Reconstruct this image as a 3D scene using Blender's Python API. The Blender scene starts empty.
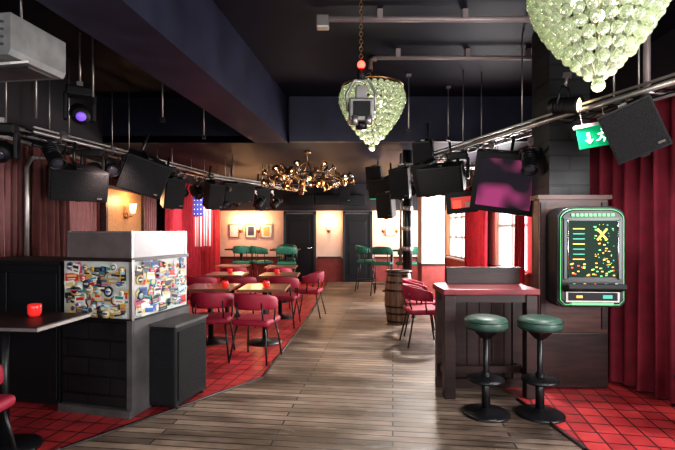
import bpy, bmesh, math, random
from mathutils import Vector, Matrix, Euler
random.seed(7)
R=math.radians
# ------------------------------------------------------------------ materials
def newmat(name):
    m=bpy.data.materials.new(name); m.use_nodes=True
    nt=m.node_tree; b=nt.nodes['Principled BSDF']
    return m,nt,b
def mat(name,col,rough=.5,metal=0,emit=None,es=0,noise=0,nscale=8,bump=0,trans=0,spec=.5):
    m,nt,b=newmat(name)
    b.inputs['Base Color'].default_value=(*col,1)
    b.inputs['Roughness'].default_value=rough
    b.inputs['Metallic'].default_value=metal
    b.inputs['Specular IOR Level'].default_value=spec
    if trans: b.inputs['Transmission Weight'].default_value=trans
    if emit:
        b.inputs['Emission Color'].default_value=(*emit,1); b.inputs['Emission Strength'].default_value=es
    if noise or bump:
        tc=nt.nodes.new('ShaderNodeTexCoord'); n=nt.nodes.new('ShaderNodeTexNoise')
        n.inputs['Scale'].default_value=nscale; n.inputs['Detail'].default_value=5
        nt.links.new(tc.outputs['Object'],n.inputs['Vector'])
        if noise:
            r=nt.nodes.new('ShaderNodeValToRGB')
            r.color_ramp.elements[0].position=.3; r.color_ramp.elements[1].position=.7
            r.color_ramp.elements[0].color=(*[c*(1-noise) for c in col],1)
            r.color_ramp.elements[1].color=(*[min(1,c*(1+noise)) for c in col],1)
            nt.links.new(n.outputs['Fac'],r.inputs['Fac']); nt.links.new(r.outputs['Color'],b.inputs['Base Color'])
        if bump:
            bp=nt.nodes.new('ShaderNodeBump'); bp.inputs['Strength'].default_value=bump; bp.inputs['Distance'].default_value=.02
            nt.links.new(n.outputs['Fac'],bp.inputs['Height']); nt.links.new(bp.outputs['Normal'],b.inputs['Normal'])
    return m
def emis(name,col,s):
    return mat(name,col,.5,emit=col,es=s)
def brickmat(name,c1,c2,cm,w,h,mortar,rough,offset=.5,rot=(0,0,0),bump=.4,stain=.4,rvar=.15,nscale=1.5,stretch=(1,1,1),big=0,scuff=0):
    m,nt,b=newmat(name); L=nt.links
    tc=nt.nodes.new('ShaderNodeTexCoord'); mp=nt.nodes.new('ShaderNodeMapping')
    mp.inputs['Rotation'].default_value=rot
    L.new(tc.outputs['Object'],mp.inputs['Vector'])
    br=nt.nodes.new('ShaderNodeTexBrick'); br.offset=offset; br.squash=1
    br.inputs['Color1'].default_value=(*c1,1); br.inputs['Color2'].default_value=(*c2,1); br.inputs['Mortar'].default_value=(*cm,1)
    br.inputs['Scale'].default_value=1; br.inputs['Mortar Size'].default_value=mortar
    br.inputs['Brick Width'].default_value=w; br.inputs['Row Height'].default_value=h
    L.new(mp.outputs['Vector'],br.inputs['Vector'])
    n=nt.nodes.new('ShaderNodeTexNoise'); n.inputs['Scale'].default_value=nscale; n.inputs['Detail'].default_value=8; n.inputs['Roughness'].default_value=.65
    mp2=nt.nodes.new('ShaderNodeMapping'); mp2.inputs['Scale'].default_value=stretch; L.new(mp.outputs['Vector'],mp2.inputs['Vector'])
    L.new(mp2.outputs['Vector'],n.inputs['Vector'])
    r=nt.nodes.new('ShaderNodeValToRGB'); r.color_ramp.elements[0].position=.32; r.color_ramp.elements[1].position=.68
    lo=1-stain; hi=1+stain
    r.color_ramp.elements[0].color=(lo,lo,lo,1); r.color_ramp.elements[1].color=(hi,hi,hi,1)
    L.new(n.outputs['Fac'],r.inputs['Fac'])
    mx=nt.nodes.new('ShaderNodeMix'); mx.data_type='RGBA'; mx.blend_type='MULTIPLY'; mx.inputs[0].default_value=1
    L.new(br.outputs['Color'],mx.inputs[6]); L.new(r.outputs['Color'],mx.inputs[7]); out=mx.outputs[2]
    if big:
        n2=nt.nodes.new('ShaderNodeTexNoise'); n2.inputs['Scale'].default_value=.7; n2.inputs['Detail'].default_value=4
        L.new(mp.outputs['Vector'],n2.inputs['Vector'])
        r2=nt.nodes.new('ShaderNodeValToRGB'); r2.color_ramp.elements[0].position=.42; r2.color_ramp.elements[1].position=.58
        r2.color_ramp.elements[0].color=(1-big,(1-big)*.92,(1-big)*.88,1); r2.color_ramp.elements[1].color=(1+big*.6,)*3+(1,)
        L.new(n2.outputs['Fac'],r2.inputs['Fac'])
        m3=nt.nodes.new('ShaderNodeMix'); m3.data_type='RGBA'; m3.blend_type='MULTIPLY'; m3.inputs[0].default_value=1
        L.new(out,m3.inputs[6]); L.new(r2.outputs['Color'],m3.inputs[7]); out=m3.outputs[2]
    if scuff:
        n4=nt.nodes.new('ShaderNodeTexNoise'); n4.inputs['Scale'].default_value=6; n4.inputs['Detail'].default_value=10; n4.inputs['Roughness'].default_value=.75
        mp4=nt.nodes.new('ShaderNodeMapping'); mp4.inputs['Scale'].default_value=(.5,4,1); L.new(mp.outputs['Vector'],mp4.inputs['Vector']); L.new(mp4.outputs['Vector'],n4.inputs['Vector'])
        r4=nt.nodes.new('ShaderNodeValToRGB'); r4.color_ramp.elements[0].position=.54; r4.color_ramp.elements[1].position=.66
        r4.color_ramp.elements[0].color=(0,0,0,1); r4.color_ramp.elements[1].color=(scuff,scuff,scuff,1)
        L.new(n4.outputs['Fac'],r4.inputs['Fac'])
        m5=nt.nodes.new('ShaderNodeMix'); m5.data_type='RGBA'; L.new(r4.outputs['Color'],m5.inputs[0]); L.new(out,m5.inputs[6]); m5.inputs[7].default_value=(.30,.26,.225,1); out=m5.outputs[2]
    L.new(out,b.inputs['Base Color'])
    mr=nt.nodes.new('ShaderNodeMapRange'); mr.inputs['From Min'].default_value=.3; mr.inputs['From Max'].default_value=.7; mr.inputs['To Min'].default_value=rough-rvar; mr.inputs['To Max'].default_value=rough+rvar
    L.new(n.outputs['Fac'],mr.inputs['Value']); L.new(mr.outputs['Result'],b.inputs['Roughness'])
    bp=nt.nodes.new('ShaderNodeBump'); bp.inputs['Strength'].default_value=bump; bp.inputs['Distance'].default_value=.006; bp.invert=True
    L.new(br.outputs['Fac'],bp.inputs['Height']); L.new(bp.outputs['Normal'],b.inputs['Normal'])
    return m
def woodmat(name,c1,c2,rough=.45,scale=(2,14,14)):
    m,nt,b=newmat(name); L=nt.links
    tc=nt.nodes.new('ShaderNodeTexCoord'); mp=nt.nodes.new('ShaderNodeMapping'); mp.inputs['Scale'].default_value=scale
    L.new(tc.outputs['Object'],mp.inputs['Vector'])
    n=nt.nodes.new('ShaderNodeTexNoise'); n.inputs['Scale'].default_value=2; n.inputs['Detail'].default_value=6
    L.new(mp.outputs['Vector'],n.inputs['Vector'])
    r=nt.nodes.new('ShaderNodeValToRGB'); r.color_ramp.elements[0].position=.35; r.color_ramp.elements[1].position=.65
    r.color_ramp.elements[0].color=(*c1,1); r.color_ramp.elements[1].color=(*c2,1)
    L.new(n.outputs['Fac'],r.inputs['Fac']); L.new(r.outputs['Color'],b.inputs['Base Color'])
    b.inputs['Roughness'].default_value=rough
    return m

M_ceil=mat('ceiling_navy_paint',(.0060,.0060,.016),.6,noise=.3,nscale=2,bump=.1,spec=.25)
M_beam=mat('beam_navy_paint',(.022,.023,.045),.5,noise=.3,nscale=3,bump=.08,spec=.35)
M_floor=brickmat('worn_floorboards',(.235,.175,.135),(.10,.073,.056),(.010,.008,.008),1.7,.085,.006,.50,rot=(0,0,R(7)),bump=.5,stain=.6,rvar=.13,nscale=2.2,stretch=(.6,2.4,1),big=.45,scuff=.5)
M_tile=brickmat('red_quarry_tiles',(.50,.050,.052),(.32,.028,.034),(.045,.012,.014),.165,.165,.007,.42,offset=0,rot=(0,0,R(10)),bump=.7,stain=.35,nscale=3)
M_blackbrick=brickmat('black_painted_brick',(.013,.012,.014),(.008,.008,.010),(.002,.002,.002),.42,.15,.010,.5,rot=(R(90),0,0),bump=1,stain=.3)
M_cream=mat('cream_plaster',(.68,.51,.42),.8,noise=.12,nscale=2)
M_dado=mat('oxblood_dado',(.22,.035,.03),.6,noise=.2)
M_navywall=mat('navy_wall_paint',(.009,.008,.015),.7,noise=.2)
M_black=mat('black_metal',(.008,.008,.010),.35,spec=.5)
M_blackp=mat('black_plastic',(.007,.007,.009),.55,spec=.35)
M_grille=mat('speaker_grille',(.009,.009,.011),.75,bump=.6,nscale=120,spec=.3)
M_steel=mat('galvanised_steel',(.36,.34,.33),.4,metal=.8,noise=.15)
M_conduit=mat('grey_conduit',(.30,.25,.25),.45,metal=.3)
M_chrome=mat('chrome',(.7,.7,.7),.15,metal=1)
M_brass=mat('aged_brass',(.40,.24,.12),.3,metal=1,noise=.4)
M_silver=mat('tarnished_silver',(.48,.44,.39),.25,metal=1,noise=.3)
M_redv=mat('red_velvet_curtain',(.16,.007,.022),.85,noise=.2)
M_redv2=mat('scarlet_curtain',(.38,.012,.03),.8,noise=.2)
M_brownv=mat('brown_curtain',(.075,.018,.016),.85,noise=.2)
M_corr=mat('maroon_corrugated_sheet',(.14,.032,.032),.4,metal=.2,noise=.2)
M_chairred=mat('crimson_upholstery',(.30,.012,.04),.6,noise=.15)
M_chairgrn=mat('green_upholstery',(.02,.15,.10),.55,noise=.2)
M_stoolgrn=mat('teal_leatherette',(.035,.085,.065),.42,noise=.3)
M_tabletop=woodmat('warm_tabletop',(.17,.075,.045),(.27,.13,.08),.28)
M_darkwood=woodmat('dark_stained_wood',(.016,.008,.008),(.036,.016,.015),.42)
M_redwood=woodmat('mahogany_top',(.12,.014,.022),(.24,.03,.04),.38)
M_brwood=woodmat('brown_wood_cabinet',(.055,.022,.018),(.095,.040,.032),.4)
M_panel=woodmat('orange_plywood',(.30,.14,.05),(.42,.22,.09),.5)
M_stave1=woodmat('oak_stave',(.16,.085,.05),(.26,.15,.09),.5,(14,14,1))
M_stave2=woodmat('dark_oak_stave',(.10,.055,.035),(.18,.10,.06),.5,(14,14,1))
M_white=mat('white_plastic',(.50,.50,.49),.5)
M_acw=mat('grey_plastic',(.20,.20,.20),.5,noise=.2)  # mottled mid grey for the air conditioner casing
M_pale=mat('frosted_perspex',(.34,.31,.32),.35,noise=.1)
M_mauve=mat('brown_grey_perspex',(.12,.095,.095),.4,noise=.2)  # darker brown-grey perspex for the front, left and inner panels
M_whitep=mat('sticker_board',(.50,.51,.49),.5,noise=.15)
M_stone=mat('grey_render',(.075,.068,.07),.6,noise=.35,nscale=5,bump=.3)
M_door=mat('black_door_paint',(.006,.007,.011),.5,spec=.3)
M_win=emis('bright_window_pane',(.95,.98,1.0),2.2)
M_glassball=mat('pale_green_glass',(.80,.88,.66),.06,emit=(.68,.75,.48),es=.045,trans=.74)  # faint emission stands in for bulb light inside the balls
M_bulb=emis('warm_bulb',(1,.62,.28),10)
M_redled=emis('red_lamp',(1,.03,.02),9)
M_candle=mat('red_candle_glass',(.7,.03,.03),.15,emit=(1,.05,.03),es=.2)
M_purple=emis('violet_lens',(.26,.12,.8),.35)
M_exit=mat('exit_sign_green',(.0,.30,.12),.4,emit=(0,.42,.16),es=.3)
M_exitw=emis('exit_sign_white',(.9,1,.93),.8)
M_neon=emis('green_neon',(.14,.60,.22),.35)
M_trimg=mat('gunmetal_trim',(.04,.05,.05),.3,metal=.5)

# ------------------------------------------------------------------ builder
class B:
    def __init__(s): s.bm=bmesh.new(); s.mats=[]; s.M=Matrix()
    def mi(s,m):
        if m not in s.mats: s.mats.append(m)
        return s.mats.index(m)
    def add(s,vs,fs,m,smooth=False,ms=None):
        V=[s.bm.verts.new(s.M@Vector(v)) for v in vs]
        for k,f in enumerate(fs):
            try: F=s.bm.faces.new([V[i] for i in f])
            except ValueError: continue
            F.material_index=s.mi(ms[k] if ms else m); F.smooth=smooth
    def box(s,c,d,m,rot=(0,0,0),bev=0,seg=2):
        t=bmesh.new(); bmesh.ops.create_cube(t,size=1)
        for v in t.verts: v.co=Vector((v.co.x*d[0],v.co.y*d[1],v.co.z*d[2]))
        if bev: bmesh.ops.bevel(t,geom=t.edges[:],offset=bev,segments=seg,affect='EDGES',profile=.5)
        X=Matrix.Translation(c)@Euler([R(a) for a in rot]).to_matrix().to_4x4()
        t.verts.index_update()
        s.add([X@v.co for v in t.verts],[[v.index for v in f.verts] for f in t.faces],m,smooth=bool(bev and seg>2)); t.free()
    def prism(s,pts,y0,y1,m):
        n=len(pts); vs=[(p[0],y0,p[1]) for p in pts]+[(p[0],y1,p[1]) for p in pts]
        fs=[list(range(n)),list(range(2*n-1,n-1,-1))]+[[i,(i+1)%n,n+(i+1)%n,n+i] for i in range(n)]
        s.add(vs,fs,m)
    def lathe(s,prof,m,c=(0,0,0),d=(0,0,1),seg=20,ms=None,cap=True,smooth=True):
        q=Vector((0,0,1)).rotation_difference(Vector(d).normalized()).to_matrix().to_4x4()
        X=Matrix.Translation(c)@q; vs=[];fs=[];mm=[]
        for r,z in prof:
            for k in range(seg):
                a=2*math.pi*k/seg; vs.append(X@Vector((r*math.cos(a),r*math.sin(a),z)))
        n=len(prof)
        for i in range(n-1):
            for k in range(seg):
                fs.append([i*seg+k,i*seg+(k+1)%seg,(i+1)*seg+(k+1)%seg,(i+1)*seg+k]); mm.append(ms[k%len(ms)] if ms else m)
        if cap:
            fs.append(list(range(seg))[::-1]); mm.append(m); fs.append([(n-1)*seg+k for k in range(seg)]); mm.append(m)
        s.add(vs,fs,m,smooth,mm)
    def cyl(s,p0,p1,r,m,r1=None,seg=12):
        p0=Vector(p0);p1=Vector(p1); s.lathe([(r,0),(r if r1 is None else r1,(p1-p0).length)],m,p0,p1-p0,seg)
    def tube(s,pts,r,m,seg=8,closed=False):
        P=[Vector(p) for p in pts]; n=len(P); vs=[];fs=[]; up=None
        for i in range(n):
            a=P[(i-1)%n] if (closed or i>0) else P[i]; b=P[(i+1)%n] if (closed or i<n-1) else P[i]
            t=(b-a).normalized()
            if up is None: up=t.orthogonal().normalized()
            up=(up-t*up.dot(t)); up=up.normalized() if up.length>1e-6 else t.orthogonal().normalized()
            w=t.cross(up)
            for k in range(seg):
                g=2*math.pi*k/seg; vs.append(P[i]+r*(math.cos(g)*up+math.sin(g)*w))
        for i in range(n if closed else n-1):
            j=(i+1)%n
            for k in range(seg): fs.append([i*seg+k,i*seg+(k+1)%seg,j*seg+(k+1)%seg,j*seg+k])
        if not closed: fs.append(list(range(seg))); fs.append([(n-1)*seg+k for k in range(seg)])
        s.add(vs,fs,m,True)
    def sph(s,c,r,m,seg=12,ring=8,sc=(1,1,1)):
        vs=[];fs=[];c=Vector(c)
        for i in range(1,ring):
            p=math.pi*i/ring
            for k in range(seg):
                a=2*math.pi*k/seg; vs.append(c+Vector((r*sc[0]*math.sin(p)*math.cos(a),r*sc[1]*math.sin(p)*math.sin(a),r*sc[2]*math.cos(p))))
        T=len(vs); vs.append(c+Vector((0,0,r*sc[2]))); vs.append(c-Vector((0,0,r*sc[2])))
        for i in range(ring-2):
            for k in range(seg): fs.append([i*seg+k,(i+1)*seg+k,(i+1)*seg+(k+1)%seg,i*seg+(k+1)%seg])
        for k in range(seg):
            fs.append([T,k,(k+1)%seg]); fs.append([T+1,(ring-2)*seg+(k+1)%seg,(ring-2)*seg+k])
        s.add(vs,fs,m,True)
    def surf(s,f,nu,nv,m,wrapv=False):
        vs=[f(i/nu,j/nv) for i in range(nu+1) for j in range(nv if wrapv else nv+1)]; w=nv if wrapv else nv+1; fs=[]
        for i in range(nu):
            for j in range(nv): fs.append([i*w+j,i*w+(j+1)%w,(i+1)*w+(j+1)%w,(i+1)*w+j])
        if wrapv: fs.append(list(range(w))); fs.append([nu*w+j for j in range(w)])
        s.add(vs,fs,m,True)
    def mesh(s,name,norm=True):
        if norm: bmesh.ops.recalc_face_normals(s.bm,faces=s.bm.faces[:])
        me=bpy.data.meshes.new(name); s.bm.to_mesh(me); s.bm.free()
        for m in s.mats: me.materials.append(m)
        return me
    def obj(s,name,loc=(0,0,0),rz=0,norm=True): return place(s.mesh(name,norm),name,loc,rz)
def place(me,name,loc,rz=0,rot=None):
    o=bpy.data.objects.new(name,me); bpy.context.scene.collection.objects.link(o)
    o.location=loc; o.rotation_euler=[R(a) for a in rot] if rot else (0,0,R(rz))
    return o

XL,XR,YB,YF,ZH,ZL,YD=-3.7,3.2,13.3,-2.2,3.6,2.9,7.1
XN=3.5
# ------------------------------------------------------------------ floor
b=B()
def poly(pts,m): b.add([(x,y,0) for x,y in pts],[list(range(len(pts)))],m)
poly([(-4.6,YF),(-4.6,.0),(-1.9,3.08),(-.77,4.59),(-.47,8.33),(-.30,YB+.1),(1.75,YB+.1),(1.60,4.2),(1.70,3.08),(1.9,YF)],M_floor)
poly([(-4.6,0),(-4.6,YB+.1),(-.30,YB+.1),(-.47,8.33),(-.77,4.59),(-1.9,3.08)],M_tile)
poly([(1.9,YF),(1.70,3.08),(1.60,4.2),(1.75,YB+.1),(4.2,YB+.1),(4.2,YF)],M_tile)
b.obj('floor')
b=B()
for a,c in [((-3.4,1.36),(-1.9,3.08)),((-1.9,3.08),(-.77,4.59)),((-.77,4.59),(-.47,8.33)),((-.47,8.33),(-.30,YB-.02))]:
    b.tube([(a[0],a[1],.002),(c[0],c[1],.002)],.015,M_darkwood,6)
b.obj('trim_1')
b=B()
for a,c in [((1.9,YF+.1),(1.7,3.08)),((1.7,3.08),(1.6,4.0))]:
    b.tube([(a[0],a[1],.002),(c[0],c[1],.002)],.018,M_darkwood,6)
b.obj('trim_2')
# ------------------------------------------------------------------ shell
b=B()
b.box((-.1,(YF+YD)/2,ZH+.05),(8.6,YD-YF,.1),M_ceil)
b.box((-.1,(YD+YB)/2+.05,ZL+.05),(8.6,YB-YD+.1,.1),M_ceil)
b.box((-.1,YD+.06,(ZH+ZL)/2+.02),(8.6,.12,ZH-ZL+.06),M_ceil)
b.obj('ceiling')
b=B()
def bx(y): return -1.30+(y-YD)*.118
vs=[]
for y in (YF,YD-.003):
    x=bx(y)
    vs+=[(x,y,2.89),(x+.52,y,2.89),(x+.52,y,ZH-.002),(x,y,ZH-.002)]
b.add(vs,[[0,1,2,3],[4,5,6,7],[0,1,5,4],[1,2,6,5],[2,3,7,6],[3,0,4,7]],M_beam)
b.obj('ceiling_beam')
b=B(); b.box((1.35,YD-.06,3.24),(4.2,.11,.70),M_beam)
b.obj('trim_3')
# back wall
b=B()
b.box((-.25,YB+.06,.35),(7.2,.12,.7),M_dado); b.box((-.25,YB+.06,1.4),(7.2,.12,1.4),M_cream); b.box((-.25,YB+.06,2.5),(7.2,.12,.8),M_navywall)
b.obj('wall_back')
b=B(); b.box((-2.63,YB-.02,.72),(2.0,.04,.05),M_darkwood); b.box((-.24,YB-.02,.72),(.7,.04,.05),M_darkwood);b.box((2.1,YB-.02,.72),(2.0,.04,.05),M_darkwood)
b.obj('trim_4')
def door(name,x0,x1):
    b=B(); w=x1-x0
    b.box((0,0,1.0),(w-.1,.05,2.0),M_door)
    b.box((-w/2+.03,-.01,1.03),(.07,.09,2.06),M_black); b.box((w/2-.03,-.01,1.03),(.07,.09,2.06),M_black); b.box((0,-.01,2.05),(w,.09,.07),M_black)
    for z in (.55,1.45): b.box((0,-.03,z),(w-.35,.02,.7),M_door,bev=.008)
    b.cyl((w/2-.14,-.02,1.0),(w/2-.14,-.08,1.0),.018,M_chrome); b.box((w/2-.19,-.085,1.0),(.12,.015,.02),M_chrome)
    b.box((0,-.03,1.62),(.12,.012,.08),M_steel)
    b.obj(name,((x0+x1)/2,YB-.04,.001))
door('door_1',-1.58,-.635); door('door_2',.16,1.02)
b=B()
for i in range(3): b.box((-.75+i*.75,0,0),(.72,.18,.3),M_blackp,bev=.01)
b.obj('ceiling_air_heater',(-.3,YB-.12,2.4))
# left wall
b=B(); b.box((XL-.06-.25,(YF+5)/2,ZH/2),(.12,5-YF,ZH),M_navywall)
b.box((XL-.06,(4.9+YB)/2,ZH/2),(.12,YB-4.9+.1,ZH),M_navywall); b.obj('wall_left')
b=B()
def corr(u,v): y=4.3+4.8*u; return (.02*math.sin(2*math.pi*(y-4)/.10),y,.0+2.50*v)
b.surf(corr,576,1,M_corr); b.box((.03,6.7,2.52),(.05,4.8,.04),M_steel); b.obj('corrugated_cladding',(XL+.04,0,.001),norm=False)
b=B(); b.box((0,0,0),(.05,1.3,.72),M_panel,bev=.01); 
for s in (-1,1): b.box((.03,s*.66,0),(.08,.06,.80),M_darkwood); b.box((.03,0,s*.38),(.08,1.38,.05),M_darkwood)
b.obj('plywood_wall_panel',(XL+.13,7.5,1.80))
# front wall behind the camera, with a window added for its light
b=B()
b.box((-.1,YF-.06,.4),(8.6,.12,.8),M_navywall); b.box((-.1,YF-.06,3.2),(8.6,.12,.8),M_navywall)
b.box((-4.0,YF-.06,1.8),(.9,.12,2.0),M_navywall); b.box((3.7,YF-.06,1.8),(.9,.12,2.0),M_navywall); b.obj('wall_front')
def window(name,p,w,h,rz,nx,nz):
    b=B(); 
    b.box((0,.03,0),(w,.02,h),M_win)
    for i in range(nx+1): b.box((-w/2+w*i/nx,0,0),(.05,.07,h+.05),M_white)
    for j in range(nz+1): b.box((0,0,-h/2+h*j/nz),(w+.05,.07,.05),M_white)
    b.box((0,-.06,-h/2-.04),(w+.15,.16,.04),M_white)
    return b.obj(name,p,rz)
window('unseen_window_4',(-.15,YF+.02,1.8),6.6,1.95,180,6,2)  # unseen glowing window, added to light the room from behind the camera
# right wall
b=B()
for y0,y1,z0,z1 in [(6.6,7.6,0,ZH),(7.6,9.0,0,.8),(7.6,9.0,2.4,ZH),(9.0,11.1,0,ZH),(11.1,12.9,0,.8),(11.1,12.9,2.4,ZH),(12.9,YB+.1,0,ZH)]:
    zs=[(z0,min(z1,.8),M_dado),(max(z0,.8),min(z1,2.4),M_cream),(max(z0,2.4),z1,M_navywall)]
    for a,c,mm in zs:
        if c-a>.01: b.box((XR+.06,(y0+y1)/2,(a+c)/2),(.12,y1-y0,c-a),mm)
for y0,y1,z0,z1 in [(YF,.3,0,ZH),(.3,2.6,0,.7),(.3,2.6,2.5,ZH),(2.6,6.6,0,ZH)]:
    b.box((XN+.06,(y0+y1)/2,(z0+z1)/2),(.12,y1-y0,z1-z0),M_navywall)
b.box(((XN+XR)/2+.05,6.66,ZH/2),(.45,.1,ZH),M_navywall)
b.obj('wall_right')
window('window_1',(XR+.05,8.3,1.6),1.4,1.6,-90,2,2)
window('window_2',(XR+.05,12.0,1.6),1.8,1.6,-90,3,3)
window('unseen_window_3',(XN+.05,1.45,1.6),2.3,1.8,-90,3,2)  # unseen window, added to light the near floor and booth side
# ------------------------------------------------------------------ curtains
def curtain(name,p0,p1,z0,z1,m,folds,amp=.05):
    p0=Vector((*p0,0));p1=Vector((*p1,0)); d=p1-p0; n=Vector((-d.y,d.x,0)).normalized(); mid=(p0+p1)/2
    ph=[random.uniform(-.5,.5) for _ in range(folds+2)]
    def f(u,v):
        k=u*folds; i=int(k); w=math.sin(2*math.pi*k)*(.75+.5*abs(ph[i]))
        a=amp*w*(1.0-.25*v)+.012*math.sin(3*k+4*v)
        q=p0+d*u+n*a+d.normalized()*(.018*math.sin(5*k)*(1-v)); return (q.x-mid.x,q.y-mid.y,z0+(z1-z0)*v)
    b=B(); b.surf(f,folds*14,8,m)
    b.cyl((p0.x-mid.x,p0.y-mid.y,z1+.02),(p1.x-mid.x,p1.y-mid.y,z1+.02),.018,M_black)
    return b.obj(name,(mid.x,mid.y,0),norm=False)
curtain('velvet_curtain',(2.58,4.95),(3.12,3.15),.03,2.75,M_redv,13,.06)
curtain('velvet_curtain',(3.12,3.10),(3.3,2.7),.03,2.75,M_redv,4,.04)
curtain('velvet_curtain',(-3.52,9.2),(-3.45,13.1),.03,2.6,M_redv2,18,.05)
curtain('velvet_curtain',(-3.42,5.05),(-3.42,5.75),.9,2.45,M_brownv,6,.04)
curtain('velvet_curtain',(3.05,9.15),(3.05,10.8),.1,2.5,M_redv2,9,.05)
curtain('velvet_curtain',(3.05,7.35),(3.05,7.75),.1,2.5,M_redv2,3,.05)
# flag (hung vertically, facing the room)
b=B()
M_fb=mat('flag_blue',(.02,.03,.18),.8); M_fr=mat('flag_red',(.42,.02,.03),.8); M_fw=mat('flag_white',(.55,.52,.54),.8)
W,H=.44,1.15
for i in range(13):
    zz=math.sin(i*1.1)*.02
    b.box((-W/2+W*(i+.5)/13,zz,-.26 if i<7 else 0),(W/13*1.02,.008,H-.5 if i<7 else H),M_fr if i%2==0 else M_fw)
b.box((-W/2+W*3.5/13,-.022,.32),(W*7/13,.010,.5),M_fb)
for i in range(3):
    for j in range(5): b.sph((-W/2+.04+i*.075,-.028,.12+j*.10),.013,M_fw,6,4)
b.cyl((-W/2-.03,0,.59),(W/2+.03,0,.59),.012,M_black); 
for s in (-1,1): b.cyl((s*W/2,0,.59),(s*W/2,0,1.0),.004,M_black,seg=5)
b.obj('hanging_flag',(-2.92,9.75,1.75),-10)

# ------------------------------------------------------------------ DJ booth
BL=(-1.66,3.63,.001)
b=B()
b.box((-.34,.39,.39),(.68,.78,.77),M_blackbrick)
b.box((.012,.39,.39),(.03,.80,.77),M_stone); b.box((-.33,-.02,.03),(.70,.05,.06),M_stone); b.box((0,-.012,.39),(.05,.03,.77),M_stone)
b.box((-.33,.39,1.02),(.66,.78,.49),M_whitep)
b.box((-.33,.39,.775),(.69,.81,.025),M_black); b.box((-.33,.39,1.265),(.69,.81,.03),M_darkwood)
b.box((.0,.0,1.02),(.03,.03,.49),M_steel)
b.box((-.32,.006,1.38),(.60,.012,.21),M_mauve); b.box((-.01,.39,1.38),(.012,.74,.21),M_pale); b.box((-.32,.77,1.38),(.6,.012,.21),M_pale)
b.box((-.62,.39,1.38),(.012,.74,.21),M_mauve); b.box((-.32,.39,1.44),(.5,.6,.02),M_mauve)
for x in (-.62,-.01):
    for y in (.01,.77): b.box((x,y,1.385),(.022,.022,.23),M_steel)
b.box((-.315,.006,1.49),(.62,.02,.015),M_steel); b.box((-.01,.39,1.49),(.02,.76,.015),M_steel); b.box((-.315,.77,1.49),(.62,.02,.015),M_steel)
booth=b.obj('dj_booth',BL,-14)
cols=[(.6,.02,.02),(.02,.02,.02),(.75,.72,.65),(.6,.38,.02),(.02,.12,.4),(.02,.28,.25),(.7,.7,.7),(.5,.3,.1),(.03,.03,.05),(.5,.08,.2),(.35,.5,.55),(.65,.5,.2),(.3,.3,.3),(.02,.02,.02),(.6,.62,.58),(.6,.6,.56),(.1,.1,.1)]
SM=[mat('sticker_ink_%d'%i,c,.45) for i,c in enumerate(cols)]
b=B()
def sticker(side,u,z,w,h,t):
    m=random.choice(SM); m2=random.choice(SM); m3=random.choice(SM); ang=random.uniform(-14,14)
    def pl(du,dz,ww,hh,mm,off,a=0):
        if side=='f': b.box((u+du,-.004-off,z+dz),(ww,.003,hh),mm,(0,ang,0))
        else: b.box((.004+off,u+du,z+dz),(.003,ww,hh),mm,(ang,0,0))
    if random.random()<.33:
        r=min(w,h)/2
        if side=='f':
            b.cyl((u,-.003,z),(u,-.007-t,z),r,m,seg=16); b.cyl((u,-.003,z),(u,-.009-t,z),r*.65,m2,seg=14); b.box((u,-.010-t,z),(r*1.1,.002,r*.3),m3)
        else:
            b.cyl((.003,u,z),(.007+t,u,z),r,m,seg=16); b.cyl((.003,u,z),(.009+t,u,z),r*.65,m2,seg=14); b.box((.010+t,u,z),(.002,r*1.1,r*.3),m3)
    else:
        pl(0,0,w,h,m,t); pl(0,h*.18,w*.75,h*.28,m2,t+.002); pl(0,-h*.22,w*.6,h*.12,m3,t+.002)
for i in range(110):
    sticker('f',random.uniform(-.60,-.06),random.uniform(.82,1.215),random.uniform(.04,.14),random.uniform(.04,.10),.00008*i)
for i in range(130):
    sticker('s',random.uniform(.06,.73),random.uniform(.82,1.215),random.uniform(.04,.13),random.uniform(.035,.09),.00008*i)
o=b.obj('sticker_collage'); o.parent=booth
b=B()
b.box((0,0,.36),(.27,.5,.68),M_blackp,bev=.015); b.box((0,-.25,.36),(.22,.012,.6),M_grille); b.box((0,0,.705),(.285,.52,.02),M_stone)
b.box((.137,0,.36),(.012,.42,.58),M_grille)
for x in (-.11,.11):
    for y in (-.2,.2): b.cyl((x,y,0),(x,y,.03),.02,M_black)
b.obj('floor_subwoofer',(-1.42,4.02,.001),-14)
b=B()
b.box((-.55,.3,.61),(1.1,.6,1.2),M_blackp,bev=.01); b.box((-.55,.3,1.225),(1.12,.64,.03),M_blackp)
for i in range(2): b.box((-.27-i*.54,-.008,.6),(.50,.02,1.08),M_blackp,bev=.006); b.cyl((-.46-i*.54,-.02,.75),(-.46-i*.54,-.04,.75),.015,M_steel)
b.obj('black_bar_cabinet',(-2.36,3.83,.001),-14)
b=B()
b.box((0,0,.5),(1.1,.10,1.0),M_darkwood); b.box((0,0,1.02),(1.16,.16,.05),M_darkwood); b.obj('low_partition',(-2.75,5.3,.001),-14)
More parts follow.
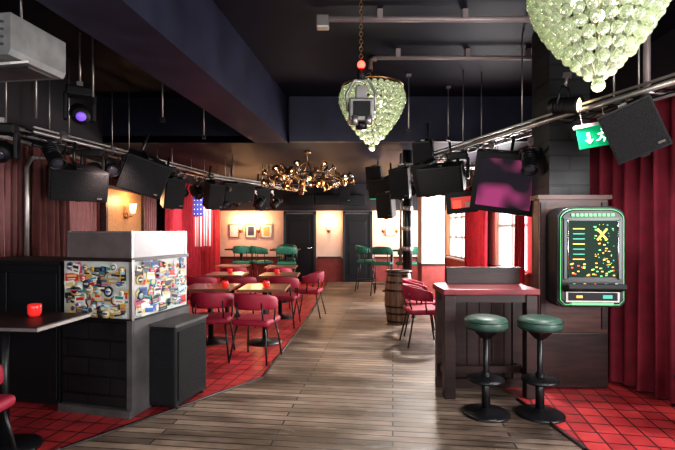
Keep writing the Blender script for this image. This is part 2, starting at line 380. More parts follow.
# ------------------------------------------------------------------ candle, tables, chairs
def candle_mesh():
    b=B(); b.lathe([(.03,0),(.042,.02),(.045,.07),(.04,.085),(.036,.085),(.034,.02)],M_candle,seg=16); b.cyl((0,0,.022),(0,0,.05),.028,M_fw); return b.mesh('candle')
CM=candle_mesh()
def candle(x,y,z): place(CM,'candle_holder',(x,y,z+.001))
def table(x,y,w,d,h,top,rz=0,name='pedestal_table'):
    b=B(); b.box((0,0,h-.018),(w,d,.036),top,bev=.006); b.box((0,0,h-.045),(w*.6,d*.6,.018),M_black)
    b.cyl((0,0,.02),(0,0,h-.04),.035,M_black,seg=16); b.lathe([(.24,0),(.24,.012),(.08,.035),(.04,.06)],M_black,seg=28)
    b.obj(name,(x,y,.001),rz)
def chair_mesh(sh,bh,m,name):
    b=B()
    b.box((0,0,sh),(.45,.43,.075),m,bev=.034,seg=4)
    def band(u,v):
        a=R(-205+230*u); t=2*math.pi*v
        rr=.235+.018*math.cos(t); e=1-.35*abs(2*u-1)**2
        zc=bh-.09-.05*(abs(2*u-1)**2)
        z=zc+.095*e*math.sin(t)
        return (rr*math.cos(a)*1.02,rr*math.sin(a)*.95-.03*((z-sh)/.3),z)
    b.surf(band,26,12,m,wrapv=True)
    for sx in (-1,1):
        b.tube([(sx*.17,-.16,sh-.02),(sx*.20,-.2,sh*.5),(sx*.23,-.25,.0)],.011,M_black)
        b.tube([(sx*.17,.15,sh-.02),(sx*.20,.19,sh*.5),(sx*.22,.23,.0)],.011,M_black)
        b.tube([(sx*.15,-.15,sh-.03),(sx*.16,-.20,sh+.08),(sx*.15,-.215,bh-.1)],.010,M_black)
        b.tube([(sx*.215,.0,sh-.02),(sx*.235,-.02,sh+.1),(sx*.235,-.02,bh-.12)],.010,M_black)
    if sh>.6:
        z=.28; k=[(-.21,-.22,z),(.21,-.22,z),(.21,.21,z),(-.21,.21,z)]; b.tube(k,.010,M_black,closed=True)
    return b.mesh(name)
CH=chair_mesh(.45,.79,M_chairred,'red_chair'); GH=chair_mesh(.74,1.14,M_chairgrn,'green_bar_chair')
def ch(x,y,rz): place(CH,'dining_chair',(x,y,.001),rz)
table(-1.72,6.12,.66,.66,.75,M_tabletop); table(-.98,6.08,.62,.66,.75,M_tabletop)
candle(-1.5,6.0,.75); candle(-.95,6.0,.75)
ch(-1.50,5.42,4); ch(-.95,5.30,-14)
table(-1.0,7.85,.65,.65,.75,M_tabletop); table(-1.95,7.95,.65,.65,.75,M_tabletop); candle(-1.05,7.8,.75); candle(-1.9,7.95,.75)
ch(-.86,7.20,-8); ch(-1.55,7.18,12); ch(-2.2,7.3,-8); ch(-.42-.08,7.95,80)
table(-1.2,9.6,.65,.65,.75,M_tabletop); table(-2.3,9.9,.65,.65,.75,M_tabletop); ch(-2.1,9.2,0); ch(-1.15,8.95,0)
def gch(x,y,rz): place(GH,'bar_chair',(x,y,.001),rz)
table(-1.3,11.3,.7,.7,1.05,M_darkwood,name='high_table'); table(-2.5,11.7,.7,.7,1.05,M_darkwood,name='high_table')
gch(-1.85,11.0,-60); gch(-1.2,10.65,4); gch(-1.35,12.0,180); gch(-2.3,11.05,-10)
table(1.35,11.2,.7,.7,1.05,M_darkwood,name='high_table')
gch(1.05,10.55,-15); gch(1.65,10.55,20); gch(.72,11.3,-100)
table(1.72,6.2,.62,.7,.75,M_redwood); candle(1.6,6.0,.75)
ch(1.13,6.0,-85); ch(1.22,6.62,-95)
# foreground left high table
b=B(); b.box((0,0,.885),(.9,.5,.035),M_darkwood,bev=.006); b.box((0,0,.885),(.91,.51,.02),M_steel)
b.cyl((0,0,.02),(0,0,.87),.03,M_black,seg=16); b.lathe([(.22,0),(.22,.015),(.06,.04)],M_black,seg=28)
b.obj('poseur_table',(-2.28,3.08,.001),-6); candle(-2.12,3.15,.9035)
ch(-2.22,2.60,0)

# ------------------------------------------------------------------ barrel & columns
b=B()
prof=[(.185,0),(.205,.12),(.225,.28),(.232,.42),(.225,.56),(.205,.72),(.185,.83)]
b.lathe(prof,M_stave1,seg=28,ms=[M_stave1,M_stave2],smooth=False)
def rb(z): 
    for (r0,z0),(r1,z1) in zip(prof,prof[1:]):
        if z0<=z<=z1: return r0+(r1-r0)*(z-z0)/(z1-z0)
for z in (.03,.16,.27,.53,.66,.77): b.lathe([(rb(z)+.004,z),(rb(z+.03)+.004,z+.03)],M_black,seg=28,cap=False); 
b.lathe([(.215,.83),(.215,.86)],M_darkwood,seg=28)
b.obj('wine_barrel',(1.0,7.35,.001))
b=B()
b.cyl((0,0,0),(0,0,2.895),.085,M_black,seg=20); b.lathe([(.14,0),(.14,.04),(.09,.1)],M_black)
for z in (1.15,1.5,1.85,2.2): b.lathe([(.087,z),(.095,z+.01),(.095,z+.07),(.087,z+.08)],M_steel,cap=False)
b.tube([(-.12,-.02,.9),(-.12,-.02,2.85)],.02,M_steel)
b.obj('steel_column',(1.22,7.85,.001))
b=B(); b.box((0,0,.4),(.46,.46,.8),M_dado); b.box((0,0,1.85),(.46,.46,2.09),M_cream); b.box((0,0,.82),(.49,.49,.04),M_darkwood); b.box((0,0,.05),(.49,.49,.1),M_darkwood)
b.obj('square_pillar',(1.93,9.3,.001))
b=B(); b.box((0,0,1.8),(.40,.40,3.595),M_blackbrick); b.box((0,0,.08),(.42,.42,.16),M_darkwood,bev=.005); b.obj('black_brick_pillar',(2.30,4.66,.001))
b=B(); 
b.box((0,0,1.20),(.66,.12,1.28),M_brwood,bev=.008); b.box((0,0,1.85),(.70,.18,.04),M_brwood); b.box((.0,0,.30),(.66,.12,.52),M_darkwood,bev=.006)
b.box((-.29,-.065,1.2),(.05,.02,1.2),M_darkwood); b.box((.29,-.065,1.2),(.05,.02,1.2),M_darkwood)
b.obj('wooden_wall_cabinet',(2.24,4.33,-.03))
# ------------------------------------------------------------------ quiz machine
b=B()
def arch(w,h,r,n=8):
    pts=[(-w/2,-h/2+.04),(-w/2+.04,-h/2),(w/2-.04,-h/2),(w/2,-h/2+.04)]
    for i in range(n+1):
        a=math.pi/2*i/n; pts.append((w/2-r+r*math.cos(a),h/2-r*.7+r*.7*math.sin(a)))
    for i in range(n+1):
        a=math.pi/2+math.pi/2*i/n; pts.append((-w/2+r+r*math.cos(a),h/2-r*.7+r*.7*math.sin(a)))
    return pts
b.prism(arch(.60,.90,.14),-.04,.19,M_blackp)
b.prism(arch(.53,.82,.13),-.075,-.03,M_black)
pts=arch(.57,.87,.135); b.tube([(x,-.045,z) for x,z in pts],.012,M_trimg,closed=True)
pts=arch(.545,.845,.13); b.tube([(x,-.07,z) for x,z in pts],.0035,M_neon,closed=True)
M_scr=mat('game_screen_glass',(.005,.008,.007),.55,emit=(.02,.09,.05),es=.28,spec=.12)
b.box((0,-.078,.07),(.42,.01,.50),M_scr)
for s in (-1,1): b.box((s*.235,-.08,.07),(.03,.016,.54),M_trimg,bev=.004); b.tube([(s*.215,-.09,-.19),(s*.215,-.09,.33)],.005,M_chrome)
b.box((0,-.08,.335),(.50,.016,.025),M_trimg)
E=[emis('display_'+n,c,s) for n,c,s in [('green',(.15,.75,.2),.5),('gold',(1,.55,.08),.6),('red',(1,.1,.06),.55),('teal',(.05,.40,.3),.3),('white',(.8,1,.85),.55),('blue',(.1,.2,.8),.4)]]
for i in range(10): b.box((-.17+i*.038,-.085,.372),(.026,.006,.022),E[0])
for i in range(34):
    b.box((-.19+random.random()*.38,-.084,-.17+random.random()*.12),(.018,.003,.010),random.choice(E[:3]+[E[1],E[2]]))
for i in range(52):
    b.box((.10+random.uniform(-.09,.09),-.084,random.uniform(-.1,.3)),(random.uniform(.004,.02),.003,random.uniform(.004,.014)),random.choice([E[0],E[0],E[3],E[1],E[1]]))
for i in range(7): b.box((-.12,-.084,-.02+i*.045),(.10,.003,.008),E[3] if i%3 else E[1])
for a in (40,-40): b.box((.08,-.086,.20),(.018,.004,.13),E[1],(0,a,0))
b.box((0,-.12,-.27),(.5,.12,.05),M_blackp,(-20,0,0),bev=.01)
for i in range(5): b.cyl((-.18+i*.09,-.13,-.245),(-.18+i*.09,-.135,-.235),.014,E[i])
b.box((0,-.078,-.35),(.46,.012,.10),M_steel); b.box((0,-.086,-.35),(.42,.01,.07),M_blackp)
b.box((.12,-.095,-.35),(.08,.012,.03),E[3]); b.box((-.12,-.095,-.35),(.05,.012,.02),E[1])
b.box((0,-.06,-.415),(.36,.05,.02),M_neon)
b.obj('wall_game_machine',(2.26,4.06,1.27),-3)
# ------------------------------------------------------------------ bar table right
b=B()
b.box((0,0,.955),(.86,.46,.05),M_redwood,bev=.006)
b.box((.07,.245,1.03),(.72,.03,.20),M_darkwood,bev=.004); b.box((.07,.24,1.135),(.74,.045,.014),M_darkwood)
b.box((0,-.18,.895),(.80,.03,.07),M_darkwood)
for x in (-.365,.365):
    b.box((x,-.16,.46),(.10,.10,.93),M_darkwood,bev=.006); b.box((x,.16,.46),(.09,.09,.93),M_darkwood)
b.box((0,.16,.48),(.72,.03,.86),M_darkwood)
for i in range(6): b.box((-.30+i*.12,.14,.48),(.112,.012,.8),M_darkwood,bev=.004)
b.box((-.365,0,.2),(.05,.26,.06),M_darkwood); b.box((.365,0,.2),(.05,.26,.06),M_darkwood); b.box((0,.02,.2),(.72,.05,.06),M_darkwood)
b.box((0,.15,.04),(.82,.12,.08),M_darkwood)
b.obj('bar_table',(1.37,4.22,.001))
def stool():
    b=B()
    b.lathe([(.19,0),(.19,.012),(.17,.02),(.05,.035),(.03,.06)],M_black,seg=36)
    b.cyl((0,0,.02),(0,0,.72),.022,M_black,seg=16)
    b.cyl((0,0,.02),(0,0,.34),.034,M_black,seg=16)
    b.lathe([(.03,.255),(.13,.265),(.145,.275),(.145,.29),(.13,.298),(.03,.31)],M_black,seg=32)
    b.lathe([(.04,.62),(.10,.68),(.15,.70),(.166,.705)],M_black,seg=32)
    b.lathe([(.160,.70),(.172,.712),(.172,.76),(.160,.785),(.12,.798),(.0005,.80)],M_stoolgrn,seg=36)
    for z in (.715,.765): b.tube([(.173*math.cos(t*math.pi/18),.173*math.sin(t*math.pi/18),z) for t in range(36)],.0035,M_blackp,6,True)
    return b.mesh('bar_stool')
ST=stool(); place(ST,'bar_stool',(1.22,3.70,.001)); place(ST,'bar_stool',(1.655,3.68,.001),20)
# ------------------------------------------------------------------ glass chandeliers
M_bulbc=emis('cool_bulb',(1,.95,.75),4.5)
def bubble(k_):
    b=B(); b.M=Matrix.Scale(k_,4); n=12
    for i in range(n):
        f=i/(n-1); r=.43*(math.sin(math.pi/2*min(1,f*1.02))**.92)*(1 if f<.86 else 1-.10*(f-.86)/.14)
        z=.05+f*.74; rb_=.040
        c=max(1,int(2*math.pi*r/(rb_*2.02)))
        for k in range(c):
            a=2*math.pi*(k+.5*(i%2))/c; b.sph((r*math.cos(a),r*math.sin(a),z+random.uniform(-.006,.006)),rb_*random.uniform(.92,1.04),M_glassball,14,9)
    b.sph((0,0,.03),.045,M_glassball)
    for k in range(18):
        a=2*math.pi*k/18; b.tube([(.40*math.cos(a),.40*math.sin(a),.78),(.30*math.cos(a),.30*math.sin(a),.5),(.14*math.cos(a),.14*math.sin(a),.2),(0,0,.05)],.004,M_steel,5)
    b.tube([(.41*math.cos(t*math.pi/18),.41*math.sin(t*math.pi/18),.85) for t in range(36)],.012,M_brass,8,True)
    for k in range(3):
        a=2*math.pi*k/3; b.tube([(.41*math.cos(a),.41*math.sin(a),.85),(0,0,1.05)],.006,M_brass,6)
    b.cyl((0,0,.3),(0,0,1.05),.012,M_brass)
    for p in ((0,0,.5),(.12,0,.62),(-.1,.08,.62)): b.sph(p,.04,M_bulbc)
    b.M=Matrix(); return b
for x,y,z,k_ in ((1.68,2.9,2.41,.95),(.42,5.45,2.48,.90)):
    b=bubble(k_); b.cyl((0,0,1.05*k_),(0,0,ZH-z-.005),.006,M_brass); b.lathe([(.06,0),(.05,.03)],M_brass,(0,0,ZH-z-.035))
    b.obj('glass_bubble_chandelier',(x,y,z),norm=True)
# hanging effect lamp
b=B()
b.box((0,0,.14),(.22,.2,.2),M_steel,bev=.015); b.box((0,-.105,.14),(.15,.02,.13),M_blackp,bev=.005)
b.cyl((-.06,-.1,.0),(-.06,-.1,.08),.03,M_steel); b.cyl((.06,-.1,.0),(.06,-.1,.08),.03,M_steel); b.cyl((0,0,-.02),(0,0,.06),.05,M_black)
b.box((0,0,.30),(.10,.1,.12),M_steel,bev=.01); b.tube([(-.12,0,.14),(-.13,0,.30),(-.06,0,.42),(.06,0,.42),(.13,0,.30),(.12,0,.14)],.012,M_steel)
b.cyl((0,0,.42),(0,0,.52),.035,M_blackp); b.sph((0,-.02,.55),.035,M_redled)
for i in range(18): b.tube([(.016*math.cos(t*math.pi/4)*(i%2),.016*math.cos(t*math.pi/4)*((i+1)%2),.60+i*.033+.022*math.sin(t*math.pi/4)) for t in range(8)],.0035,M_brass,5,True)
b.obj('hanging_effect_light',(.21,4.0,2.42))
# brass horn chandelier
b=B(); n=18
for rr,z in ((.52,0),(.36,.12)): b.tube([(rr*math.cos(t*math.pi/20),rr*math.sin(t*math.pi/20),z) for t in range(40)],.016,M_black,8,True)
def horn(p,d,L,s,M_):
    b.lathe([(.008,0),(.010,L*.55),(.018,L*.75),(.035*s,L*.9),(.07*s,L),(.066*s,L),(.028*s,L*.88)],M_,p,d,14,cap=False)
    D=Vector(d).normalized(); e=Vector(p)+D*(L*.93); b.sph(e,.012,M_bulb,8,6)
    w=D.orthogonal().normalized()*.07; q=Vector(p)+D*(L*.25)
    b.tube([q,q+w,q+w+D*L*.4,q+D*L*.4],.008,M_,6)
    for k in range(3): g=q+D*L*(.08+.11*k)+w*.5; b.cyl(g-Vector((0,0,.05)),g+Vector((0,0,.08)),.012,M_,seg=8)
for k in range(n+8):
    a=2*math.pi*k/(n+8)+random.uniform(-.1,.1); c,s_=math.cos(a),math.sin(a); M_=M_silver if k%3==0 else M_brass
    t=random.choice([-1.0,-.6,.7,1.0,.2,-.4]); tw=random.uniform(-1.2,1.2)
    horn((.50*c,.50*s_,.02-.08*(1 if t>0 else -1)),(c-tw*s_,s_+tw*c,t),.34,.9,M_)
for k in range(12):
    a=2*math.pi*(k+.4)/12; c,s_=math.cos(a),math.sin(a)
    horn((.26*c,.26*s_,.1),(c,s_,-1.2 if k%2 else .8),.28,.8,M_silver if k%4==0 else M_brass)
for k in range(4):
    a=math.pi/2*k+.3; b.tube([(.5*math.cos(a),.5*math.sin(a),0),(.34*math.cos(a),.34*math.sin(a),.12),(0,0,.36)],.008,M_brass)
b.cyl((0,0,.36),(0,0,.52),.01,M_brass); b.lathe([(.07,0),(.05,.03)],M_brass,(0,0,.50))
b.obj('brass_horn_chandelier',(-.53,7.9,2.365))

# ------------------------------------------------------------------ rails
def rail(name,p0,p1,zc,gap=.28,drop=ZH):
    p0=Vector((*p0,zc));p1=Vector((*p1,zc)); d=(p1-p0); L=d.length; t=d.normalized(); n=Vector((-t.y,t.x,0))
    b=B()
    for sgn in (-1,1):
        b.cyl(sgn*n*gap/2,d+sgn*n*gap/2,.024,M_steel)
        b.box((d/2+sgn*n*gap/2+Vector((0,0,.05))),(.02,L,.02),M_steel,(0,0,math.degrees(math.atan2(-t.x,t.y))))
    k=0.15
    while k<L:
        b.cyl(t*k-n*gap/2,t*k+n*gap/2,.012,M_steel,seg=8); k+=.3
    k=.5
    while k<L:
        zz=(drop if (p0+t*k).y<YD-.1 else ZL)-zc-.003
        for sgn in (-1,1): b.cyl(t*k+sgn*n*gap/2,t*k+sgn*n*gap/2+Vector((0,0,zz)),.008,M_steel,seg=6)
        k+=1.1
    for q in range(3):
        pts=[t*(L*i/24)+n*(random.uniform(-.08,.08))+Vector((0,0,.06-.10*abs(math.sin(i*.9+q)))) for i in range(25)]
        b.tube(pts,.007,M_blackp,5)
    b.obj(name,p0)
rail('lighting_rail',(2.95,2.3),(1.45,6.9),2.6)
rail('lighting_rail',(-3.50,5.0),(-2.3,10.6),2.6)
rail('lighting_rail',(-2.3,8.1),(-.9,10.6),2.45,gap=.18)
rail('lighting_rail',(1.0,7.5),(2.9,7.3),2.55,gap=.18)
# near continuation of the left rail in front of the wall step
b=B(); b.tube([(0,0,0),(-.32,-1.5,0)],.024,M_steel); b.tube([(.2,0,0),(-.12,-1.5,0)],.024,M_steel)
for k in range(5): b.cyl((-.064*k,-.3*k-.1,0),(-.064*k+.2,-.3*k-.1,0),.012,M_steel,seg=8)
for y in (-.2,-1.3): b.cyl((.2+y*.21,y,0),(.2+y*.21,y,ZH-2.6-.003),.008,M_steel,seg=6)
b.obj('lighting_rail',(-3.62,4.9,2.6))
# ------------------------------------------------------------------ conduits
b=B(); b.tube([(-.2,0,0),(2.32,0,0)],.028,M_conduit); b.box((-.14,0,-.03),(.12,.09,.12),M_steel,bev=.01)
for x in (.4,1.2,2.0): b.box((x,0,.04),(.05,.07,.09),M_conduit)
b.obj('ceiling_conduit',(0,4.25,3.5))
b=B(); b.tube([(.45,0,0),(2.3,0,0),(2.4,0,-.03),(2.43,0,-.12),(2.43,0,-.5)],.025,M_conduit); b.tube([(.45,0,0),(.40,.1,.03),(.40,.4,.03)],.02,M_conduit)
for x in (.7,1.5,2.2): b.box((x,0,.05),(.05,.06,.10),M_conduit)
b.obj('ceiling_conduit',(0,5.2,3.5))
b=B(); b.tube([(0,0,0),(0,1.5,0)],.02,M_black); b.tube([(.12,0,0),(.12,2.2,0)],.015,M_black); b.obj('ceiling_conduit',(2.75,3.6,3.57))
for i,(x,y) in enumerate([(-2.5,4.6),(-2.1,5.4),(-1.9,6.4),(.95,6.0),(1.6,6.5)]):
    b=B(); b.cyl((0,0,0),(0,0,-.75),.01,M_steel,seg=6); b.box((0,0,-.02),(.06,.06,.03),M_steel); b.box((0,0,-.76),(.05,.05,.05),M_black); b.obj('hanging_rod',(x,y,ZH-.005))
b=B(); b.tube([(0,0,.0),(0,0,.95),(0,.05,.97)],.03,M_conduit); b.obj('wall_pipe',(2.75,4.0,2.62))
b=B(); b.tube([(0,0,0),(0,0,1.5),(0,.08,1.62),(0,.3,1.65),(0,1.2,1.65)],.025,M_steel); b.obj('wall_pipe',(-3.42,4.95,.7))

# ------------------------------------------------------------------ speakers
def speaker(w,h,d):
    b=B()
    pts=[(-w/2,-d/2),(w/2,-d/2),(w*.32,d/2),(-w*.32,d/2)]
    vs=[(x,y,-h/2) for x,y in pts]+[(x,y,h/2) for x,y in pts]
    b.add(vs,[[0,1,2,3],[7,6,5,4],[0,1,5,4],[1,2,6,5],[2,3,7,6],[3,0,4,7]],M_blackp)
    b.box((0,-d/2-.008,0),(w*.94,.016,h*.92),M_grille,bev=.005)
    b.box((w*.35,-d/2-.018,-h*.38),(.05,.006,.02),M_chrome)
    for z in (-1,1): b.box((0,-.0,z*(h/2+.012)),(.06,d*.7,.02),M_black)
    b.tube([(0,.02,-h/2-.02),(0,d/2+.08,-h/2-.02),(0,d/2+.08,h/2+.02),(0,.02,h/2+.02)],.012,M_black,6)
    b.tube([(0,d/2+.08,0),(0,d/2+.08,h/2+.25)],.018,M_black,6)
    return b.mesh('speaker')
SP1=speaker(.60,.36,.42); SP2=speaker(.30,.46,.32); SP3=speaker(.38,.42,.36); SP4=speaker(.56,.46,.46)
def sp(me,loc,rot): place(me,'hanging_speaker',loc,rot=rot)
sp(SP1,(-3.10,5.35,2.08),(18,0,38)); sp(SP4,(-2.60,5.95,2.27),(22,14,42)); sp(SP2,(-2.55,6.9,2.10),(16,0,40)); 
sp(SP1,(-1.95,8.6,2.25),(14,0,35)); sp(SP2,(-2.25,8.1,2.15),(18,0,40)); sp(SP2,(-1.65,9.6,2.2),(15,0,30))
sp(SP3,(2.44,3.70,2.34),(16,-20,-40)); sp(SP1,(1.43,5.95,2.20),(18,0,-35)); sp(SP2,(1.0,7.0,2.25),(14,0,-25)); sp(SP2,(1.3,6.65,2.6),(14,0,-25)); sp(SP1,(.95,8.7,2.35),(14,0,-30))
sp(SP2,(.92,8.3,1.98),(10,0,-30)); sp(SP2,(1.28,6.35,2.25),(20,0,-40)); sp(SP2,(.75,8.9,2.55),(10,0,-20))
sp(SP2,(.2,12.5,2.55),(10,0,0))
# ------------------------------------------------------------------ spotlights
def spot(lens):
    b=B()
    b.lathe([(.05,0),(.065,.02),(.07,.10),(.075,.24),(.085,.26),(.085,.28),(.07,.28),(.068,.24)],M_blackp,(0,0,0),(0,-1,0),18,cap=True)
    b.lathe([(.066,0),(.05,.012),(.0005,.018)],lens,(0,-.26,0),(0,-1,0),18)
    b.tube([(-.09,-.12,0),(-.095,-.12,.1),(-.06,-.12,.17),(.06,-.12,.17),(.095,-.12,.1),(.09,-.12,0)],.009,M_black,6)
    b.cyl((0,-.12,.17),(0,-.12,.26),.014,M_steel); b.box((0,-.12,.27),(.05,.06,.05),M_steel)
    for k in range(4): b.lathe([(.07,0),(.078,.003),(.07,.006)],M_black,(0,-.05-.03*k,0),(0,-1,0),18,cap=False)
    return b.mesh('spot')
def mover(lens):
    b=B(); b.box((0,0,.2),(.26,.2,.10),M_blackp,bev=.02)
    for s in (-1,1): b.box((s*.13,0,.04),(.04,.12,.28),M_blackp,bev=.012)
    b.lathe([(.06,-.12),(.09,-.08),(.10,0),(.09,.10),(.085,.12)],M_blackp,(0,0,-.02),(.1,-1,-.5),20); b.lathe([(.05,0),(.04,.012),(.0005,.02)],lens,Vector((0,0,-.02))+Vector((.1,-1,-.5)).normalized()*.122,(.1,-1,-.5),18)
    b.box((0,0,.28),(.06,.06,.06),M_steel); return b.mesh('mover')
M_lens=mat('dark_lens',(.05,.05,.07),.05); M_lensw=emis('warm_lens',(1,.75,.45),3)
S1=spot(M_lens);S3=spot(M_lensw); MV=mover(M_purple); MV2=mover(M_lens)
def sl(me,loc,rot): place(me,'stage_spotlight',loc,rot=rot)
def mv(me,loc,rz): place(me,'moving_head_light',loc,rot=(0,0,rz))
sl(S1,(-3.05,4.75,2.40),(50,0,60)); mv(MV,(-2.72,4.75,2.76),30); mv(MV2,(-2.95,6.45,2.33),30); mv(MV2,(-2.78,7.3,2.3),50); mv(MV2,(-3.22,5.95,2.32),10); mv(MV2,(-3.36,4.5,2.32),20)
b=B(); b.cyl((0,0,0),(0,0,.56),.012,M_steel,seg=6); b.obj('hanging_rod',(-2.72,4.75,3.035)); b=B(); b.cyl((0,0,0),(0,0,.9),.012,M_steel,seg=6); b.obj('hanging_rod',(-3.15,4.70,2.68))
sl(S1,(-3.1,6.1,2.42),(30,0,40)); sl(S3,(-3.0,6.9,2.36),(30,0,-60)); sl(S1,(-2.85,7.5,2.34),(40,0,70))
for i in range(10): sl(S1,(-3.20+i*.09,6.5+i*.40,2.33),(random.uniform(15,60),0,random.uniform(-30,80)))
for i in range(4): sl(S1,(-2.15+i*.3,8.5+i*.5,2.2),(random.uniform(15,60),0,random.uniform(-60,60)))
sl(S3,(2.0,4.25,2.68),(10,0,40)); sl(S1,(2.02,4.75,2.36),(60,0,-20)); sl(S1,(1.9,5.4,2.36),(40,0,-30)); sl(S1,(1.65,6.3,2.36),(30,0,-50)); sl(S1,(1.2,7.5,2.28),(30,0,0)); sl(S1,(1.6,7.45,2.28),(30,0,30))
sl(S1,(2.3,7.4,2.28),(30,0,-30)); mv(MV2,(1.62,6.05,2.30),-20)
# ------------------------------------------------------------------ TVs
def gradtv():
    m,nt,b=newmat('tv_painted_reflection'); L=nt.links
    tc=nt.nodes.new('ShaderNodeTexCoord'); n=nt.nodes.new('ShaderNodeTexNoise'); n.inputs['Scale'].default_value=2.6; n.inputs['Detail'].default_value=1
    L.new(tc.outputs['Object'],n.inputs['Vector']); r=nt.nodes.new('ShaderNodeValToRGB')
    e=r.color_ramp.elements; e[0].position=.48; e[0].color=(.010,.006,.016,1); e[1].position=.64; e[1].color=(.6,.08,.28,1)  # violet-pink screen reflection painted in as emission colour
    L.new(n.outputs['Fac'],r.inputs['Fac']); L.new(r.outputs['Color'],b.inputs['Emission Color']); b.inputs['Emission Strength'].default_value=.45
    b.inputs['Base Color'].default_value=(.01,.01,.015,1); b.inputs['Roughness'].default_value=.08; return m
M_tv=gradtv()
M_tvr=mat('tv_red_picture',(.2,.02,.02),.3,emit=(.9,.10,.07),es=.4)
def tv(w,h,m,name,loc,rot,pole,dp=.07):
    b=B(); b.box((0,dp/2,0),(w,dp,h),M_blackp,bev=.012); b.box((0,-.003,0),(w-.12,.006,h-.14),m)
    b.box((0,dp+.03,0),(w*.6,.07,h*.6),M_blackp,bev=.015); b.tube([(0,dp,0),(0,dp+.1,.1),(0,dp+.1,pole)],.018,M_black)
    if m is M_tvr:
        b.box((-.06,-.008,-.02),(.10,.003,.10),E[2]); b.box((.07,-.008,-.03),(.06,.003,.06),M_fw)
    place(b.mesh(name),'wall_television',loc,rot=rot)
tv(.72,.70,M_tv,'tv',(1.92,5.15,2.04),(16,9,-22),.5,.26); tv(.38,.28,M_tvr,'tv2',(1.56,5.65,1.86),(12,-5,-14),.55)
# ------------------------------------------------------------------ exit signs
def exitsign(loc,rot,s=1):
    b=B(); b.box((0,0,0),(.32*s,.025,.19*s),M_exit,bev=.004); b.box((0,0,.11*s),(.34*s,.05,.03*s),M_white)
    b.box((-.07*s,-.015,.01),(.025*s,.004,.07*s),M_exitw); 
    b.add([(-.11*s,-.016,-.02*s),(-.03*s,-.016,-.02*s),(-.07*s,-.016,-.062*s)],[[0,1,2]],M_exitw)
    b.sph((.055*s,-.014,.055*s),.012*s,M_exitw,8,6,(1,.3,1)); 
    for p,q in (((.05,.035),(.04,-.005)),((.04,-.005),(.065,-.03)),((.065,-.03),(.055,-.06)),((.04,-.005),(.02,-.035)),((.02,-.035),(-.005,-.04)),((.048,.025),(.08,.01)),((.048,.025),(.015,.015))):
        b.cyl((p[0]*s,-.014,p[1]*s),(q[0]*s,-.014,q[1]*s),.006*s,M_exitw,seg=6)
    b.box((.115*s,-.015,-.005*s),(.04*s,.004,.12*s),M_exitw)
    for x in (-.1,.1): b.cyl((x*s,0,.1*s),(x*s,0,.28*s),.004,M_steel,seg=6)
    place(b.mesh('exit'),'exit_sign',loc,rot=rot)
exitsign((2.24,3.90,2.32),(0,-10,-5),.95); exitsign((1.05,11.9,2.45),(0,0,0),1.2)
# ------------------------------------------------------------------ AC unit
b=B()
b.prism([(-1.2,.02),(-.02,.02),(0,.06),(0,.30),(-1.2,.30)],0,.5,M_acw)
for i in range(4): b.box((-.6,-.004,.09+i*.05),(1.1,.02,.012),M_stone)
b.box((-.50,.02,-.03),(1.1,.16,.015),M_white,(24,0,0)); b.box((-.56,.32,.012),(1.0,.22,.012),M_stone)
for x in (-.2,-1.0): b.cyl((x,.3,.30),(x,.3,ZH-2.62-.003),.01,M_steel,seg=6)
b.obj('air_conditioning_unit',(-2.18,3.0,2.66),-8)
# ------------------------------------------------------------------ wall decor
def picture(x,y,z,w,h,rz,m):
    b=B(); b.box((0,0,0),(w,.025,h),M_brass,bev=.005); b.box((0,-.014,0),(w-.06,.006,h-.06),M_fw); b.box((0,-.018,0),(w-.16,.004,h-.16),m); b.obj('framed_picture',(x,y,z),rz)
picture(-2.55,YB-.02,1.5,.34,.42,0,SM[8]); picture(-2.1,YB-.02,1.5,.34,.42,0,SM[7]); picture(1.55,YB-.02,1.55,.3,.4,0,SM[12]); picture(-3.05,YB-.02,1.5,.3,.4,0,SM[10])
M_shade=emis('amber_shade',(1,.55,.22),3.2)
def lamp(x,y,z,rz,p=14):
    b=B(); b.lathe([(.05,0),(.05,.02)],M_brass,(0,-.001,0),(0,-1,0),16); b.tube([(0,-.02,0),(0,-.10,-.01),(0,-.12,.05)],.009,M_brass)
    b.lathe([(.035,.05),(.06,.20)],M_shade,(0,-.12,0),seg=16,cap=False); b.sph((0,-.12,.1),.028,M_bulb,8,6); b.obj('wall_sconce',(x,y,z),rz)
    l=bpy.data.lights.new('sconce_light','POINT'); l.energy=p; l.color=(1,.60,.30); l.shadow_soft_size=.07
    o=bpy.data.objects.new('sconce_light',l); bpy.context.scene.collection.objects.link(o); a=R(rz); o.location=(x+.2*math.sin(a),y-.22*math.cos(a),z+.25)
for x in (-2.33,-2.85,-.25,1.35,1.75): lamp(x,YB-.003,1.5,0,22)
lamp(XL+.17,7.5,1.75,90,14)
b=B(); b.lathe([(.12,0),(.15,.02),(.17,.40),(.18,.42),(.165,.42),(.14,.04)],M_blackp,seg=24); b.tube([(.178*math.cos(t*math.pi/12),.178*math.sin(t*math.pi/12),.415) for t in range(24)],.008,M_black,6,True)
b.obj('black_tub',(2.66,3.25,.001))  # black tub shape standing for an unidentified dark thing by the curtain

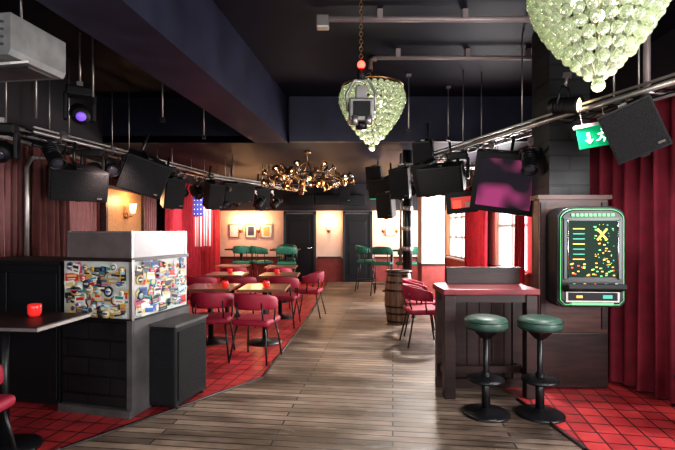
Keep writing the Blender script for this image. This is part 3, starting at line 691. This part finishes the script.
# ------------------------------------------------------------------ lights
def area(name,loc,rot,sx,sy,e,col=(1,1,1)):
    l=bpy.data.lights.new(name,'AREA'); l.shape='RECTANGLE'; l.size=sx; l.size_y=sy; l.energy=e; l.color=col
    o=bpy.data.objects.new(name,l); bpy.context.scene.collection.objects.link(o); o.location=loc; o.rotation_euler=[R(a) for a in rot]; return o
area('added_daylight_lamp',(-.15,YF+.15,1.8),(90,0,0),6.4,1.8,85,(1,.97,.94))  # added fill lamp at the invented window behind the camera
area('added_daylight_lamp',(XN-.1,1.45,1.6),(90,0,90),2.2,1.7,115,(1,.98,.97))  # added lamp at the unseen near-right window, brightens floor and booth
area('added_daylight_lamp',(XR-.08,8.3,1.6),(90,0,90),1.3,1.5,210,(1,.98,.97))
area('added_daylight_lamp',(XR-.08,12.0,1.6),(90,0,90),1.7,1.5,90,(1,.98,.97))
def pt(name,loc,e,col,r=.08):
    l=bpy.data.lights.new(name,'POINT'); l.energy=e; l.color=col; l.shadow_soft_size=r
    o=bpy.data.objects.new(name,l); bpy.context.scene.collection.objects.link(o); o.location=loc
def spotl(name,loc,tgt,e,col,ang=90,r=.08):
    l=bpy.data.lights.new(name,'SPOT'); l.energy=e; l.color=col; l.shadow_soft_size=r; l.spot_size=R(ang); l.spot_blend=.8
    o=bpy.data.objects.new(name,l); bpy.context.scene.collection.objects.link(o); o.location=loc
    o.rotation_euler=(Vector(tgt)-Vector(loc)).to_track_quat('-Z','Y').to_euler()
spotl('rail_lamp',(-2.6,7.0,2.15),(-1.2,6.2,0),140,(1,.88,.8),110)
spotl('rail_lamp',(-2.5,9.6,2.1),(-1.4,9.6,0),110,(1,.85,.75),120)
spotl('rail_lamp',(-2.6,9.2,2.1),(-3.6,11.4,1.2),90,(1,.8,.75),100)
spotl('rail_lamp',(-2.6,5.2,2.3),(-3.4,6.2,1.4),45,(1,.75,.65),110)
spotl('rail_lamp',(2.05,3.9,2.5),(2.7,3.4,0),90,(1,.9,.9),100)
spotl('rail_lamp',(2.0,3.0,2.6),(1.5,4.2,.8),45,(1,.92,.88),70)
spotl('rail_lamp',(1.5,7.0,2.2),(.5,5.6,0),230,(1,.93,.86),90)
spotl('rail_lamp',(1.7,5.0,2.3),(.3,4.2,0),120,(1,.93,.86),80)
pt('chandelier_lamp',(-.53,7.9,2.1),20,(1,.76,.5),.2)
pt('chandelier_lamp',(.42,5.45,2.35),22,(1,.93,.8),.1)
pt('chandelier_lamp',(1.68,2.9,2.3),10,(1,.93,.8),.1)
w=bpy.data.worlds.new('World'); bpy.context.scene.world=w; w.use_nodes=True
w.node_tree.nodes['Background'].inputs[0].default_value=(.6,.65,.8,1); w.node_tree.nodes['Background'].inputs[1].default_value=.5
# ------------------------------------------------------------------ camera
c=bpy.data.cameras.new('camera'); c.lens=24; c.sensor_width=36; c.shift_y=6/675; c.clip_start=.05
o=bpy.data.objects.new('camera',c); bpy.context.scene.collection.objects.link(o); o.location=(0,0,1.5); o.rotation_euler=(R(90),0,0)
bpy.context.scene.camera=o
vs_=bpy.context.scene.view_settings
vs_.view_transform='Standard'; vs_.exposure=.42
try: vs_.look='Medium High Contrast'
except Exception: pass
